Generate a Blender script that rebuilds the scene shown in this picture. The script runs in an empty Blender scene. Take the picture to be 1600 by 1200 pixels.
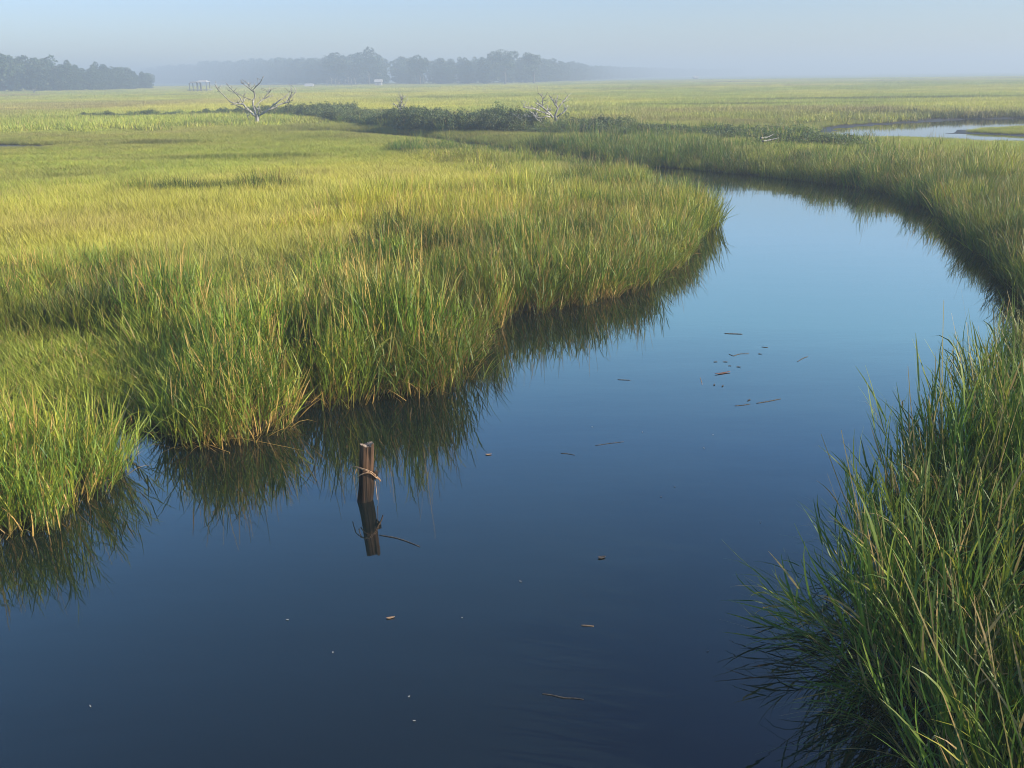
import bpy, math, random
import numpy as np
from mathutils import Vector, Matrix

R = math.radians
random.seed(7)
rng = np.random.default_rng(11)
SC = bpy.context.scene
COL = SC.collection

# ------------------------------------------------------------------ camera
CAM_H = 3.5
F = 1500.0
PITCH = math.atan((600 - 119) / F)
ROLL = R(0.72)
fw = np.array([0, math.cos(PITCH), -math.sin(PITCH)])
rt = np.array([1.0, 0, 0])
up = np.array([0, math.sin(PITCH), math.cos(PITCH)])
cx = rt * math.cos(ROLL) - up * math.sin(ROLL)
cy = rt * math.sin(ROLL) + up * math.cos(ROLL)
CAM = np.array([0, 0, CAM_H])

cam_d = bpy.data.cameras.new('camera')
cam = bpy.data.objects.new('camera', cam_d)
COL.objects.link(cam)
cam.matrix_world = Matrix(((cx[0], cy[0], -fw[0], 0), (cx[1], cy[1], -fw[1], 0),
                           (cx[2], cy[2], -fw[2], CAM_H), (0, 0, 0, 1)))
cam_d.sensor_width = 36
cam_d.lens = F / 1600 * 36
cam_d.clip_start = 0.05
cam_d.clip_end = 8000
SC.camera = cam


def ray(px, py):
    d = fw + cx * ((px - 800) / F) + cy * ((600 - py) / F)
    return d


def P(px, py, z=0.0):
    d = ray(px, py)
    return CAM + d * ((z - CAM_H) / d[2])


def PY(px, py, Y):
    d = ray(px, py)
    return CAM + d * (Y / d[1])


# ------------------------------------------------------------------ tagging
def tag(o, label=None, cat=None, group=None, kind=None):
    if label: o['label'] = label
    if cat: o['category'] = cat
    if group: o['group'] = group
    if kind: o['kind'] = kind
    return o


def link_mesh(name, verts, faces, mat=None, parent=None, smooth=False, attrs=None, loc=None):
    me = bpy.data.meshes.new(name)
    verts = np.asarray(verts, dtype=np.float64)
    if loc is not None:
        verts = verts - np.asarray(loc)
    if isinstance(faces, np.ndarray):
        n, k = faces.shape
        me.vertices.add(len(verts))
        me.vertices.foreach_set('co', verts.astype(np.float32).ravel())
        me.loops.add(n * k)
        me.loops.foreach_set('vertex_index', faces.astype(np.int32).ravel())
        me.polygons.add(n)
        me.polygons.foreach_set('loop_start', np.arange(0, n * k, k, dtype=np.int32))
        me.update(calc_edges=True)
    else:
        me.from_pydata([tuple(v) for v in verts], [], faces)
        me.update()
    if smooth:
        me.polygons.foreach_set('use_smooth', [True] * len(me.polygons))
    if attrs is not None:
        a = me.attributes.new('bd', 'FLOAT_VECTOR', 'POINT')
        a.data.foreach_set('vector', np.asarray(attrs, dtype=np.float32).ravel())
    if mat: me.materials.append(mat)
    o = bpy.data.objects.new(name, me)
    if parent is not False:
        COL.objects.link(o)
    if loc is not None:
        o.location = loc
    if parent:
        o.parent = parent
        o.location = (0, 0, 0) if loc is None else tuple(np.asarray(loc) - np.array(parent.location))
    return o


def empty(name, loc):
    o = bpy.data.objects.new(name, None)
    COL.objects.link(o)
    o.location = tuple(loc)
    o.empty_display_size = 0.2
    return o


# ------------------------------------------------------------------ value noise
def hsh(ix, iy, s):
    h = (ix.astype(np.int64) * 374761393 + iy.astype(np.int64) * 668265263 + s * 144665) & 0x7fffffff
    h = ((h ^ (h >> 13)) * 1274126177) & 0x7fffffff
    h = h ^ (h >> 16)
    return (h & 0xffff) / 65535.0


def vnoise(x, y, sc, s=0, octv=3):
    r = 0; a = 1; t = 0
    for k in range(octv):
        X = x / sc; Y = y / sc
        i = np.floor(X); j = np.floor(Y)
        u = X - i; v = Y - j
        u = u * u * (3 - 2 * u); v = v * v * (3 - 2 * v)
        s2 = s + k * 17
        n = (hsh(i, j, s2) * (1 - u) + hsh(i + 1, j, s2) * u) * (1 - v) + (hsh(i, j + 1, s2) * (1 - u) + hsh(i + 1, j + 1, s2) * u) * v
        r = r + n * a; t += a; a *= 0.5; sc = sc * 0.5
    return r / t


def sstep(a, b, x):
    t = np.clip((x - a) / (b - a), 0, 1)
    return t * t * (3 - 2 * t)


# ------------------------------------------------------------------ materials
def new_mat(name):
    m = bpy.data.materials.new(name)
    m.use_nodes = True
    nt = m.node_tree
    nt.nodes.clear()
    out = nt.nodes.new('ShaderNodeOutputMaterial')
    return m, nt, out


def N(nt, typ, **kw):
    n = nt.nodes.new(typ)
    for k, v in kw.items():
        if k.startswith('i_'):
            n.inputs[k[2:].replace('_', ' ')].default_value = v
        else:
            setattr(n, k, v)
    return n


def mathn(nt, op, a, b=None, clamp=False):
    n = nt.nodes.new('ShaderNodeMath'); n.operation = op; n.use_clamp = clamp
    for i, v in enumerate((a, b)):
        if v is None: continue
        if isinstance(v, (int, float)): n.inputs[i].default_value = v
        else: nt.links.new(v, n.inputs[i])
    return n.outputs[0]


def mixc(nt, f, a, b):
    n = nt.nodes.new('ShaderNodeMix'); n.data_type = 'RGBA'; n.clamp_factor = True
    if isinstance(f, (int, float)): n.inputs[0].default_value = f
    else: nt.links.new(f, n.inputs[0])
    for i, v in ((6, a), (7, b)):
        if isinstance(v, tuple): n.inputs[i].default_value = (*v, 1)
        else: nt.links.new(v, n.inputs[i])
    return n.outputs[2]


def ramp(nt, v, a, b):
    n = nt.nodes.new('ShaderNodeMapRange'); n.interpolation_type = 'SMOOTHSTEP'
    nt.links.new(v, n.inputs[0]); n.inputs[1].default_value = a; n.inputs[2].default_value = b
    return n.outputs[0]


def grass_mat(name, green, green2, yellow, tan, base, transl=0.35, far=False):
    m, nt, out = new_mat(name)
    bd = N(nt, 'ShaderNodeAttribute', attribute_name='bd')
    sp = N(nt, 'ShaderNodeSeparateXYZ'); nt.links.new(bd.outputs['Vector'], sp.inputs[0])
    ti = N(nt, 'ShaderNodeAttribute', attribute_name='tint', attribute_type='INSTANCER')
    st = N(nt, 'ShaderNodeSeparateXYZ'); nt.links.new(ti.outputs['Vector'], st.inputs[0])
    h, rnd, kind = sp.outputs
    ty, td, tb = st.outputs
    oi = N(nt, 'ShaderNodeObjectInfo')
    c = mixc(nt, rnd, green, green2)
    c = mixc(nt, mathn(nt, 'MULTIPLY', td, 0.75), c, (0.20, 0.115, 0.055)) if far else c
    yf = mathn(nt, 'ADD', mathn(nt, 'MULTIPLY', ty, 0.8), mathn(nt, 'MULTIPLY', mathn(nt, 'SUBTRACT', rnd, 0.66), 2.4, True), True)
    c = mixc(nt, yf, c, yellow)
    # dry tips
    tf = mathn(nt, 'MULTIPLY', ramp(nt, h, 0.55, 1.0), mathn(nt, 'ADD', mathn(nt, 'MULTIPLY', rnd, 0.35), mathn(nt, 'MULTIPLY', td, 0.5)), True)
    c = mixc(nt, tf, c, tan)
    # dead sheaths at the base
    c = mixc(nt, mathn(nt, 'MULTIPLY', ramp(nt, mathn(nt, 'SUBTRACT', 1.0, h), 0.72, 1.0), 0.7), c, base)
    c = mixc(nt, kind, c, tan)
    # brightness variation of the plants, plus the streak shade carried in the tint
    br = mathn(nt, 'ADD', 0.82, mathn(nt, 'MULTIPLY', oi.outputs['Random'], 0.36))
    br = mathn(nt, 'MULTIPLY', br, mathn(nt, 'ADD', 1.0, tb))
    hsv = N(nt, 'ShaderNodeHueSaturation'); nt.links.new(c, hsv.inputs['Color']); nt.links.new(br, hsv.inputs['Value'])
    c = hsv.outputs[0]
    pb = N(nt, 'ShaderNodeBsdfPrincipled'); nt.links.new(c, pb.inputs['Base Color'])
    pb.inputs['Roughness'].default_value = 0.5
    pb.inputs['Specular IOR Level'].default_value = 0.35
    tr = N(nt, 'ShaderNodeBsdfTranslucent'); nt.links.new(c, tr.inputs[0])
    mx = N(nt, 'ShaderNodeMixShader'); mx.inputs[0].default_value = transl
    nt.links.new(pb.outputs[0], mx.inputs[1]); nt.links.new(tr.outputs[0], mx.inputs[2])
    nt.links.new(mx.outputs[0], out.inputs[0])
    return m


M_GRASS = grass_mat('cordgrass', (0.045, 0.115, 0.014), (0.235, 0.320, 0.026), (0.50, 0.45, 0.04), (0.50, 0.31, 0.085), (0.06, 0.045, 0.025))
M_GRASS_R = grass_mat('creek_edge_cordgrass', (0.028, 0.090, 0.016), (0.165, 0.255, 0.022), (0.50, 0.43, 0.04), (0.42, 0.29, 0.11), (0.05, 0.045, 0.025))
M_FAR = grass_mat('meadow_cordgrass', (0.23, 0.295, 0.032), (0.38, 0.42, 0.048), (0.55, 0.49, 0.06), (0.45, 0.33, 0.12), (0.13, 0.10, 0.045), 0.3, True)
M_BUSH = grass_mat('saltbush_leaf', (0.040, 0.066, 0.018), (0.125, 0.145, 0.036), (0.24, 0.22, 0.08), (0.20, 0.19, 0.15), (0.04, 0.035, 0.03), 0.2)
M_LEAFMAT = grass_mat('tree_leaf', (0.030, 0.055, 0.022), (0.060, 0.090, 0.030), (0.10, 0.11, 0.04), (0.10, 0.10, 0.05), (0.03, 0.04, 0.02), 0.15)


def wood_mat(name, c1, c2, sc=14, stretch=(1, 1, 0.15), bump=0.4):
    m, nt, out = new_mat(name)
    tc = N(nt, 'ShaderNodeTexCoord'); mp = N(nt, 'ShaderNodeMapping')
    mp.inputs['Scale'].default_value = stretch
    nt.links.new(tc.outputs['Object'], mp.inputs[0])
    n1 = N(nt, 'ShaderNodeTexNoise'); n1.inputs['Scale'].default_value = sc; n1.inputs['Detail'].default_value = 6
    nt.links.new(mp.outputs[0], n1.inputs['Vector'])
    c = mixc(nt, ramp(nt, n1.outputs[0], 0.35, 0.65), c1, c2)
    pb = N(nt, 'ShaderNodeBsdfPrincipled'); nt.links.new(c, pb.inputs['Base Color'])
    pb.inputs['Roughness'].default_value = 0.8
    bp = N(nt, 'ShaderNodeBump'); bp.inputs['Strength'].default_value = bump; bp.inputs['Distance'].default_value = 0.01
    nt.links.new(n1.outputs[0], bp.inputs['Height']); nt.links.new(bp.outputs[0], pb.inputs['Normal'])
    nt.links.new(pb.outputs[0], out.inputs[0])
    return m


M_SNAG = wood_mat('bleached_wood', (0.10, 0.088, 0.075), (0.36, 0.33, 0.29), 9)
M_POST = wood_mat('weathered_post_wood', (0.006, 0.005, 0.004), (0.105, 0.058, 0.033), 30, (1, 1, 0.06), 1.0)
_nt = M_POST.node_tree
_pb = [n_ for n_ in _nt.nodes if n_.type == 'BSDF_PRINCIPLED'][0]
_src = _pb.inputs['Base Color'].links[0].from_socket
_tc = [n_ for n_ in _nt.nodes if n_.type == 'TEX_COORD'][0]
_sz = N(_nt, 'ShaderNodeSeparateXYZ'); _nt.links.new(_tc.outputs['Object'], _sz.inputs[0])
_nn = N(_nt, 'ShaderNodeTexNoise'); _nn.inputs['Scale'].default_value = 18; _nt.links.new(_tc.outputs['Object'], _nn.inputs['Vector'])
_wet = ramp(_nt, mathn(_nt, 'ADD', _sz.outputs[2], mathn(_nt, 'MULTIPLY', _nn.outputs[0], 0.22)), 0.46, 0.30)
_c = mixc(_nt, mathn(_nt, 'MULTIPLY', _wet, 0.75), _src, (0.010, 0.008, 0.006)); _nt.links.new(_c, _pb.inputs['Base Color'])
_pb.inputs['Roughness'].default_value = 0.75; _pb.inputs['Specular IOR Level'].default_value = 0.15
M_POSTEND = wood_mat('cut_wood', (0.12, 0.085, 0.06), (0.26, 0.20, 0.155), 60, (1, 1, 1), 0.5)
M_STRAW = wood_mat('dry_straw', (0.20, 0.11, 0.06), (0.40, 0.25, 0.14), 40)
M_DARKTWIG = wood_mat('wet_twig', (0.035, 0.025, 0.02), (0.10, 0.075, 0.055), 40)
M_RUST = wood_mat('russet_leaf', (0.12, 0.05, 0.035), (0.19, 0.09, 0.06), 40)
M_PALE = wood_mat('pale_fleck', (0.16, 0.15, 0.14), (0.34, 0.32, 0.29), 60)
M_BARK = wood_mat('bark', (0.06, 0.05, 0.04), (0.13, 0.11, 0.09), 4)
M_WHITE = wood_mat('white_paint', (0.70, 0.70, 0.68), (0.82, 0.82, 0.80), 5, (1, 1, 1), 0.05)
M_HUT = wood_mat('faded_board', (0.30, 0.28, 0.27), (0.42, 0.40, 0.38), 5, (1, 1, 1), 0.05)
M_DECK = wood_mat('grey_dock_wood', (0.13, 0.12, 0.11), (0.24, 0.22, 0.20), 5)

# mud
m, nt, out = new_mat('marsh_mud')
geo = N(nt, 'ShaderNodeNewGeometry')
n1 = N(nt, 'ShaderNodeTexNoise'); n1.inputs['Scale'].default_value = 0.06; n1.inputs['Detail'].default_value = 8
n2 = N(nt, 'ShaderNodeTexNoise'); n2.inputs['Scale'].default_value = 5.0; n2.inputs['Detail'].default_value = 8
nt.links.new(geo.outputs['Position'], n1.inputs['Vector']); nt.links.new(geo.outputs['Position'], n2.inputs['Vector'])
ga = N(nt, 'ShaderNodeAttribute', attribute_name='bd')
gs = N(nt, 'ShaderNodeSeparateXYZ'); nt.links.new(ga.outputs['Vector'], gs.inputs[0])
mud = mixc(nt, n2.outputs[0], (0.020, 0.016, 0.012), (0.055, 0.043, 0.033))
turf = mixc(nt, ramp(nt, n1.outputs[0], 0.35, 0.65), (0.15, 0.185, 0.035), (0.24, 0.23, 0.05))
c = mixc(nt, gs.outputs[0], mud, turf)
pb = N(nt, 'ShaderNodeBsdfPrincipled'); nt.links.new(c, pb.inputs['Base Color'])
pb.inputs['Roughness'].default_value = 0.6
pb.inputs['Specular IOR Level'].default_value = 0.2
bp = N(nt, 'ShaderNodeBump'); bp.inputs['Strength'].default_value = 0.6; bp.inputs['Distance'].default_value = 0.05
nt.links.new(n2.outputs[0], bp.inputs['Height']); nt.links.new(bp.outputs[0], pb.inputs['Normal'])
nt.links.new(pb.outputs[0], out.inputs[0])
M_MUD = m

# water
m, nt, out = new_mat('creek_water')
geo = N(nt, 'ShaderNodeNewGeometry')
mp = N(nt, 'ShaderNodeMapping'); mp.inputs['Scale'].default_value = (0.35, 1.0, 1.0); mp.inputs['Rotation'].default_value = (0, 0, R(12))
nt.links.new(geo.outputs['Position'], mp.inputs[0])
w1 = N(nt, 'ShaderNodeTexNoise'); w1.inputs['Scale'].default_value = 1.6; w1.inputs['Detail'].default_value = 4
w2 = N(nt, 'ShaderNodeTexNoise'); w2.inputs['Scale'].default_value = 9.0; w2.inputs['Detail'].default_value = 3
nt.links.new(mp.outputs[0], w1.inputs['Vector']); nt.links.new(mp.outputs[0], w2.inputs['Vector'])
hh = mathn(nt, 'ADD', mathn(nt, 'MULTIPLY', w1.outputs[0], 0.0018), mathn(nt, 'MULTIPLY', w2.outputs[0], 0.0004))
bp = N(nt, 'ShaderNodeBump'); bp.inputs['Strength'].default_value = 1.0; bp.inputs['Distance'].default_value = 1.0
nt.links.new(hh, bp.inputs['Height'])
pb = N(nt, 'ShaderNodeBsdfPrincipled')
pb.inputs['Base Color'].default_value = (0.005, 0.009, 0.009, 1)
pb.inputs['Roughness'].default_value = 0.03
pb.inputs['IOR'].default_value = 1.9
nt.links.new(bp.outputs[0], pb.inputs['Normal'])
nt.links.new(pb.outputs[0], out.inputs[0])
M_WATER = m

# ------------------------------------------------------------------ creek outline (traced where water meets mud, on the z = 0 plane)
pts = [(-500, 1000), (-150, 890), (0, 838), (60, 828), (130, 802), (180, 765), (192, 730), (170, 708),
       (110, 692), (40, 676), (-150, 660), (-150, 645), (60, 652), (160, 660), (246, 668), (288, 703),
       (330, 694), (400, 684), (450, 660), (500, 640), (560, 634), (640, 620), (700, 608), (712, 598),
       (722, 578), (738, 550), (758, 525), (792, 506), (840, 490), (890, 476), (960, 461), (1000, 447),
       (1040, 423), (1070, 397), (1090, 368), (1100, 352), (1086, 340), (1050, 323), (1005, 300), (950, 281),
       (875, 262), (800, 247), (720, 232), (650, 222), (560, 215), (470, 212),
       (470, 207), (560, 208), (650, 213), (720, 221), (800, 231), (880, 241), (960, 250), (1030, 261), (1100, 267),
       (1200, 276), (1300, 286), (1370, 295), (1430, 313), (1490, 335), (1530, 365), (1562, 405), (1590, 445),
       (1610, 475), (1660, 510), (1690, 560), (1660, 610), (1600, 660), (1555, 715), (1495, 780), (1440, 850),
       (1402, 915), (1392, 985), (1412, 1060), (1450, 1150), (1510, 1230), (1590, 1350)]
poly = [P(x, y)[:2] for x, y in pts]
poly += [np.array([3.2, 1.2]), np.array([3.6, -8]), np.array([-8, -8])]
poly = np.array(poly)
pond = np.array([P(x, y)[:2] for x, y in [(1300, 201), (1370, 196), (1440, 191), (1520, 187), (1620, 185), (1800, 183),
                                          (1800, 199), (1600, 200), (1500, 203), (1480, 208), (1600, 213), (1800, 216), (1800, 229), (1560, 225), (1450, 219), (1370, 218), (1290, 210)]])
pan1 = np.array([P(x, y)[:2] for x, y in [(-300, 234), (0, 233), (60, 235), (110, 236), (70, 240), (0, 241), (-300, 243)]])


def sdf(poly, x, y):
    """distance to outline; negative inside"""
    d2 = np.full(x.shape, 1e18)
    ins = np.zeros(x.shape, bool)
    n = len(poly)
    for i in range(n):
        ax, ay = poly[i]; bx, by = poly[(i + 1) % n]
        ex, ey = bx - ax, by - ay
        t = np.clip(((x - ax) * ex + (y - ay) * ey) / (ex * ex + ey * ey + 1e-12), 0, 1)
        dx = x - ax - t * ex; dy = y - ay - t * ey
        d2 = np.minimum(d2, dx * dx + dy * dy)
        c = ((ay > y) != (by > y))
        xi = ax + (y - ay) * ex / (ey if abs(ey) > 1e-9 else 1e-9)
        ins ^= c & (x < xi)
    d = np.sqrt(d2)
    return np.where(ins, -d, d)


def water_d(x, y):
    wob = (vnoise(x, y, 0.7, 5, 3) - 0.5) * 0.34 + (vnoise(x, y, 2.6, 6, 2) - 0.5) * 0.7 * sstep(12, 24, np.hypot(x, y))
    d = sdf(poly, x, y) + wob
    dp = sdf(pond, x, y) + (vnoise(x, y, 2.5, 9, 3) - 0.5) * 2.0
    return d, dp


def ground_z(x, y):
    d, dp = water_d(x, y)
    z = np.where(d < 0, np.maximum(-0.9, d * 0.35 - 0.02), -0.06 + 0.29 * (1 - np.exp(-d / 1.1)))
    zp = np.where(dp < 0, np.maximum(-0.25, dp * 0.3), 0.01 + 0.035 * np.clip(dp, 0, 6))
    z = np.minimum(z, np.where(dp < 6, zp, 9))
    r = np.hypot(x, y)
    z = z + (vnoise(x, y, 1.2, 3, 3) - 0.5) * 0.10 * (d > 0) * (dp > 1)
    return z


# ground: one sheet of rings reaching the horizon
na = 900
rings = np.concatenate([np.linspace(1.0, 14, 210)[:-1], np.linspace(14, 30, 100), 30 * (2600 / 30) ** (np.linspace(0, 1, 150)[1:])])
ang_front = np.linspace(-42, 42, 640)
ang_back = np.linspace(42, 318, 140)[1:-1]
ang = np.radians(np.concatenate([ang_front, ang_back]))
A, RR = np.meshgrid(ang, rings)
gx = np.sin(A) * RR; gy = np.cos(A) * RR
gz = ground_z(gx.ravel(), gy.ravel()).reshape(gx.shape)
nr, nA = gx.shape
verts = np.stack([gx.ravel(), gy.ravel(), gz.ravel()], 1)
verts = np.vstack([verts, [[0, 0, -0.9]]])
ii, jj = np.meshgrid(np.arange(nr - 1), np.arange(nA), indexing='ij')
j2 = (jj + 1) % nA
q = np.stack([ii * nA + jj, ii * nA + j2, (ii + 1) * nA + j2, (ii + 1) * nA + jj], -1).reshape(-1, 4)
rr_ = np.hypot(verts[:, 0], verts[:, 1])
dv, dpv = water_d(verts[:, 0], verts[:, 1])
turf = sstep(60, 160, rr_) * (dpv > 4)
att = np.stack([turf, turf * 0, turf * 0], 1)
ground = link_mesh('marsh_ground', verts, q[:, ::-1].copy(), M_MUD, smooth=True, attrs=att)
tag(ground, kind='structure')

# water sheet
s = 2400
wn = 2
water = link_mesh('water', [(-s, -s, 0), (s, -s, 0), (s, s, 0), (-s, s, 0)], [(0, 1, 2, 3)], M_WATER)
tag(water, kind='structure')


# ------------------------------------------------------------------ blades
def strips(base, az, L, W, e0, droop, segs, rnd, kind, hscale, twist=None, h0=None, taper=0.75):
    """n curved tapering blades -> verts, quads, attrs"""
    n = len(L)
    t = np.linspace(0, 1, segs + 1)
    el = e0[:, None] - droop[:, None] * t[None, :] ** 1.3
    ds = (L / segs)[:, None]
    hx = np.cos(el[:, :-1]) * ds; hz = np.sin(el[:, :-1]) * ds
    hx = np.concatenate([np.zeros((n, 1)), np.cumsum(hx, 1)], 1)
    hz = np.concatenate([np.zeros((n, 1)), np.cumsum(hz, 1)], 1)
    cxx = base[:, 0:1] + hx * np.cos(az)[:, None]
    cyy = base[:, 1:2] + hx * np.sin(az)[:, None]
    czz = base[:, 2:3] + hz
    if twist is None: twist = rng.uniform(-0.9, 0.9, n)
    wa = az + math.pi / 2 + twist
    w = W[:, None] * 0.5 * np.maximum(0.06, (1 - t[None, :] ** 1.6)) ** taper * np.minimum(1, 0.55 + t[None, :] * 2)
    ox = np.cos(wa)[:, None] * w; oy = np.sin(wa)[:, None] * w
    v = np.empty((n, segs + 1, 2, 3))
    v[:, :, 0, 0] = cxx - ox; v[:, :, 1, 0] = cxx + ox
    v[:, :, 0, 1] = cyy - oy; v[:, :, 1, 1] = cyy + oy
    v[:, :, 0, 2] = czz; v[:, :, 1, 2] = czz + w * 0.25
    idx = np.arange(n * (segs + 1) * 2).reshape(n, segs + 1, 2)
    f = np.stack([idx[:, :-1, 0], idx[:, :-1, 1], idx[:, 1:, 1], idx[:, 1:, 0]], -1).reshape(-1, 4)
    a = np.empty((n, segs + 1, 2, 3))
    a[..., 0] = np.clip(czz / hscale, 0, 1)[:, :, None]
    a[..., 1] = rnd[:, None, None]
    a[..., 2] = kind[:, None, None]
    return v.reshape(-1, 3), f, a.reshape(-1, 3)


def cat(parts):
    V = []; Fs = []; A_ = []; o = 0
    for v, f, a in parts:
        V.append(v); Fs.append(f + o); A_.append(a); o += len(v)
    return np.vstack(V), np.vstack(Fs), np.vstack(A_)


def U(a, b, n): return rng.uniform(a, b, n)


def culm_tuft(nc=11, rad=0.17, H=1.0, wleaf=0.011, seed_frac=0.07, dead_frac=0.06, spread=0.16):
    """cordgrass: upright stems with long leaves leaving them at angles"""
    a0 = U(0, 6.283, nc); r0 = np.sqrt(U(0, 1, nc)) * rad
    base = np.stack([np.cos(a0) * r0, np.sin(a0) * r0, U(-0.08, 0, nc)], 1)
    Ls = H * U(0.60, 0.95, nc)
    az = a0 + U(-0.8, 0.8, nc)
    e0 = R(90) - np.abs(rng.normal(0, spread, nc)) - 0.03
    dr = U(0.0, 0.22, nc)
    rnd = U(0, 1, nc)
    dead = (U(0, 1, nc) < dead_frac).astype(float)
    parts = [strips(base, az, Ls, np.full(nc, 0.006), e0, dr, 5, rnd, np.maximum(dead, 0.25), H)]
    # leaves
    B = []; AZ = []; LL = []; WW = []; E = []; D = []; RN = []; K = []
    for k in range(nc):
        nl = rng.integers(5, 8)
        side = rng.uniform(0, 6.28)
        for q_ in range(nl):
            f = (q_ + 0.4) / nl * 0.92
            l = Ls[k] * f
            tt = np.linspace(0, f, 6)
            el = e0[k] - dr[k] * tt ** 1.3
            hx = np.sum(np.cos(el[:-1])) * l / 5; hz = np.sum(np.sin(el[:-1])) * l / 5
            B.append((base[k, 0] + hx * math.cos(az[k]), base[k, 1] + hx * math.sin(az[k]), base[k, 2] + hz))
            AZ.append(side + (math.pi if q_ % 2 else 0) + rng.uniform(-0.5, 0.5))
            LL.append(H * rng.uniform(0.24, 0.48) * (1 - 0.25 * f))
            WW.append(wleaf * rng.uniform(0.7, 1.25))
            E.append(R(rng.uniform(58, 84)))
            D.append(R(rng.choice([rng.uniform(5, 35), rng.uniform(35, 110)], p=[0.68, 0.32])))
            RN.append(np.clip(rnd[k] * 0.6 + rng.uniform(0, 0.4), 0, 1))
            K.append(1.0 if (dead[k] or (f < 0.3 and rng.random() < 0.3) or rng.random() < 0.05) else 0.0)
    parts.append(strips(np.array(B), np.array(AZ), np.array(LL), np.array(WW), np.array(E), np.array(D), 4, np.array(RN), np.array(K), H))
    # seed spikes
    ns = int(round(nc * seed_frac + rng.random()))
    if ns:
        a0 = U(0, 6.28, ns); r0 = U(0, rad, ns)
        b = np.stack([np.cos(a0) * r0, np.sin(a0) * r0, np.full(ns, H * 0.35)], 1)
        parts.append(strips(b, U(0, 6.28, ns), H * U(0.55, 0.85, ns), np.full(ns, 0.0075), R(90) - U(0, 0.12, ns), U(0, 0.15, ns), 4, U(0, 1, ns), U(0.6, 1, ns), H, taper=0.3))
    return cat(parts)


def blade_patch(n, rad, H, W, segs=3, spread=0.3, dead=0.08, hv=(0.55, 1.1), droop=(0.0, 0.7)):
    a0 = U(0, 6.283, n); r0 = np.sqrt(U(0, 1, n)) * rad
    b = np.stack([np.cos(a0) * r0, np.sin(a0) * r0, np.full(n, -0.03)], 1)
    return strips(b, U(0, 6.283, n), H * U(*hv, n), W * U(0.6, 1.3, n), R(90) - np.abs(rng.normal(0, spread, n)), U(*droop, n), segs,
                  U(0, 1, n), (U(0, 1, n) < dead).astype(float), H)


def leaf_blob(n, rx, rz, zc, size, hscale, lumps=7):
    """irregular crown: small leaf faces gathered in lumps"""
    lc = rng.normal(0, 1, (lumps, 3)); lc /= np.linalg.norm(lc, axis=1)[:, None]
    lc *= U(0.35, 0.85, lumps)[:, None]
    k = rng.integers(0, lumps, n)
    d = rng.normal(0, 1, (n, 3)); d /= np.linalg.norm(d, axis=1)[:, None]
    p = lc[k] + d * (U(0.5, 1, n) ** 0.5 * 0.42)[:, None] * U(0.6, 1.1, lumps)[k][:, None]
    p = p * np.array([rx, rx, rz]) + np.array([0, 0, zc])
    p[:, 2] = np.maximum(p[:, 2], 0.02)
    u = rng.normal(0, 1, (n, 3)); u /= np.linalg.norm(u, axis=1)[:, None]
    w = np.cross(u, rng.normal(0, 1, (n, 3))); w /= np.linalg.norm(w, axis=1)[:, None]
    s1 = (size * U(0.5, 1.3, n))[:, None]; s2 = s1 * U(0.35, 0.8, n)[:, None]
    v = np.stack([p - u * s1, p - w * s2, p + u * s1, p + w * s2], 1).reshape(-1, 3)
    f = np.arange(4 * n).reshape(n, 4)
    a = np.stack([np.clip(p[:, 2] / hscale, 0.35, 0.55), U(0, 0.8, n), (U(0, 1, n) < 0.04) * 0.6], 1)
    return v, f, np.repeat(a, 4, 0)


def variants(prefix, gens, mat):
    c = bpy.data.collections.new(prefix)
    for k, g in enumerate(gens):
        v, f, a = g
        o = link_mesh(prefix, v, f, mat, parent=False, attrs=a)
        c.objects.link(o)
    return c


def scatter_obj(name, x, y, z, scl, rot, idx, tint, coll, label, cat_):
    n = len(x)
    me = bpy.data.meshes.new(name)
    me.vertices.add(n)
    me.vertices.foreach_set('co', np.stack([x, y, z], 1).astype(np.float32).ravel())
    for nm, typ, data, key in (('rot', 'FLOAT_VECTOR', rot, 'vector'), ('scl', 'FLOAT_VECTOR', scl, 'vector'),
                               ('tint', 'FLOAT_VECTOR', tint, 'vector'), ('idx', 'INT', idx, 'value')):
        a = me.attributes.new(nm, typ, 'POINT')
        a.data.foreach_set(key, np.asarray(data, dtype=np.int32 if typ == 'INT' else np.float32).ravel())
    o = bpy.data.objects.new(name, me)
    COL.objects.link(o)
    ng = bpy.data.node_groups.new(name, 'GeometryNodeTree')
    ng.interface.new_socket('Geometry', in_out='INPUT', socket_type='NodeSocketGeometry')
    ng.interface.new_socket('Geometry', in_out='OUTPUT', socket_type='NodeSocketGeometry')
    gi = ng.nodes.new('NodeGroupInput'); go = ng.nodes.new('NodeGroupOutput')
    ci = ng.nodes.new('GeometryNodeCollectionInfo')
    ci.inputs['Collection'].default_value = coll
    ci.inputs['Separate Children'].default_value = True
    ci.inputs['Reset Children'].default_value = True
    ip = ng.nodes.new('GeometryNodeInstanceOnPoints')
    ip.inputs['Pick Instance'].default_value = True
    ng.links.new(gi.outputs[0], ip.inputs['Points'])
    ng.links.new(ci.outputs[0], ip.inputs['Instance'])
    for nm, typ, sock in (('rot', 'FLOAT_VECTOR', 'Rotation'), ('scl', 'FLOAT_VECTOR', 'Scale'), ('idx', 'INT', 'Instance Index')):
        na_ = ng.nodes.new('GeometryNodeInputNamedAttribute'); na_.data_type = typ
        na_.inputs['Name'].default_value = nm
        ng.links.new(na_.outputs[0], ip.inputs[sock])
    ng.links.new(ip.outputs[0], go.inputs[0])
    md = o.modifiers.new('scatter', 'NODES'); md.node_group = ng
    tag(o, label, cat_, kind='stuff')
    return o


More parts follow.
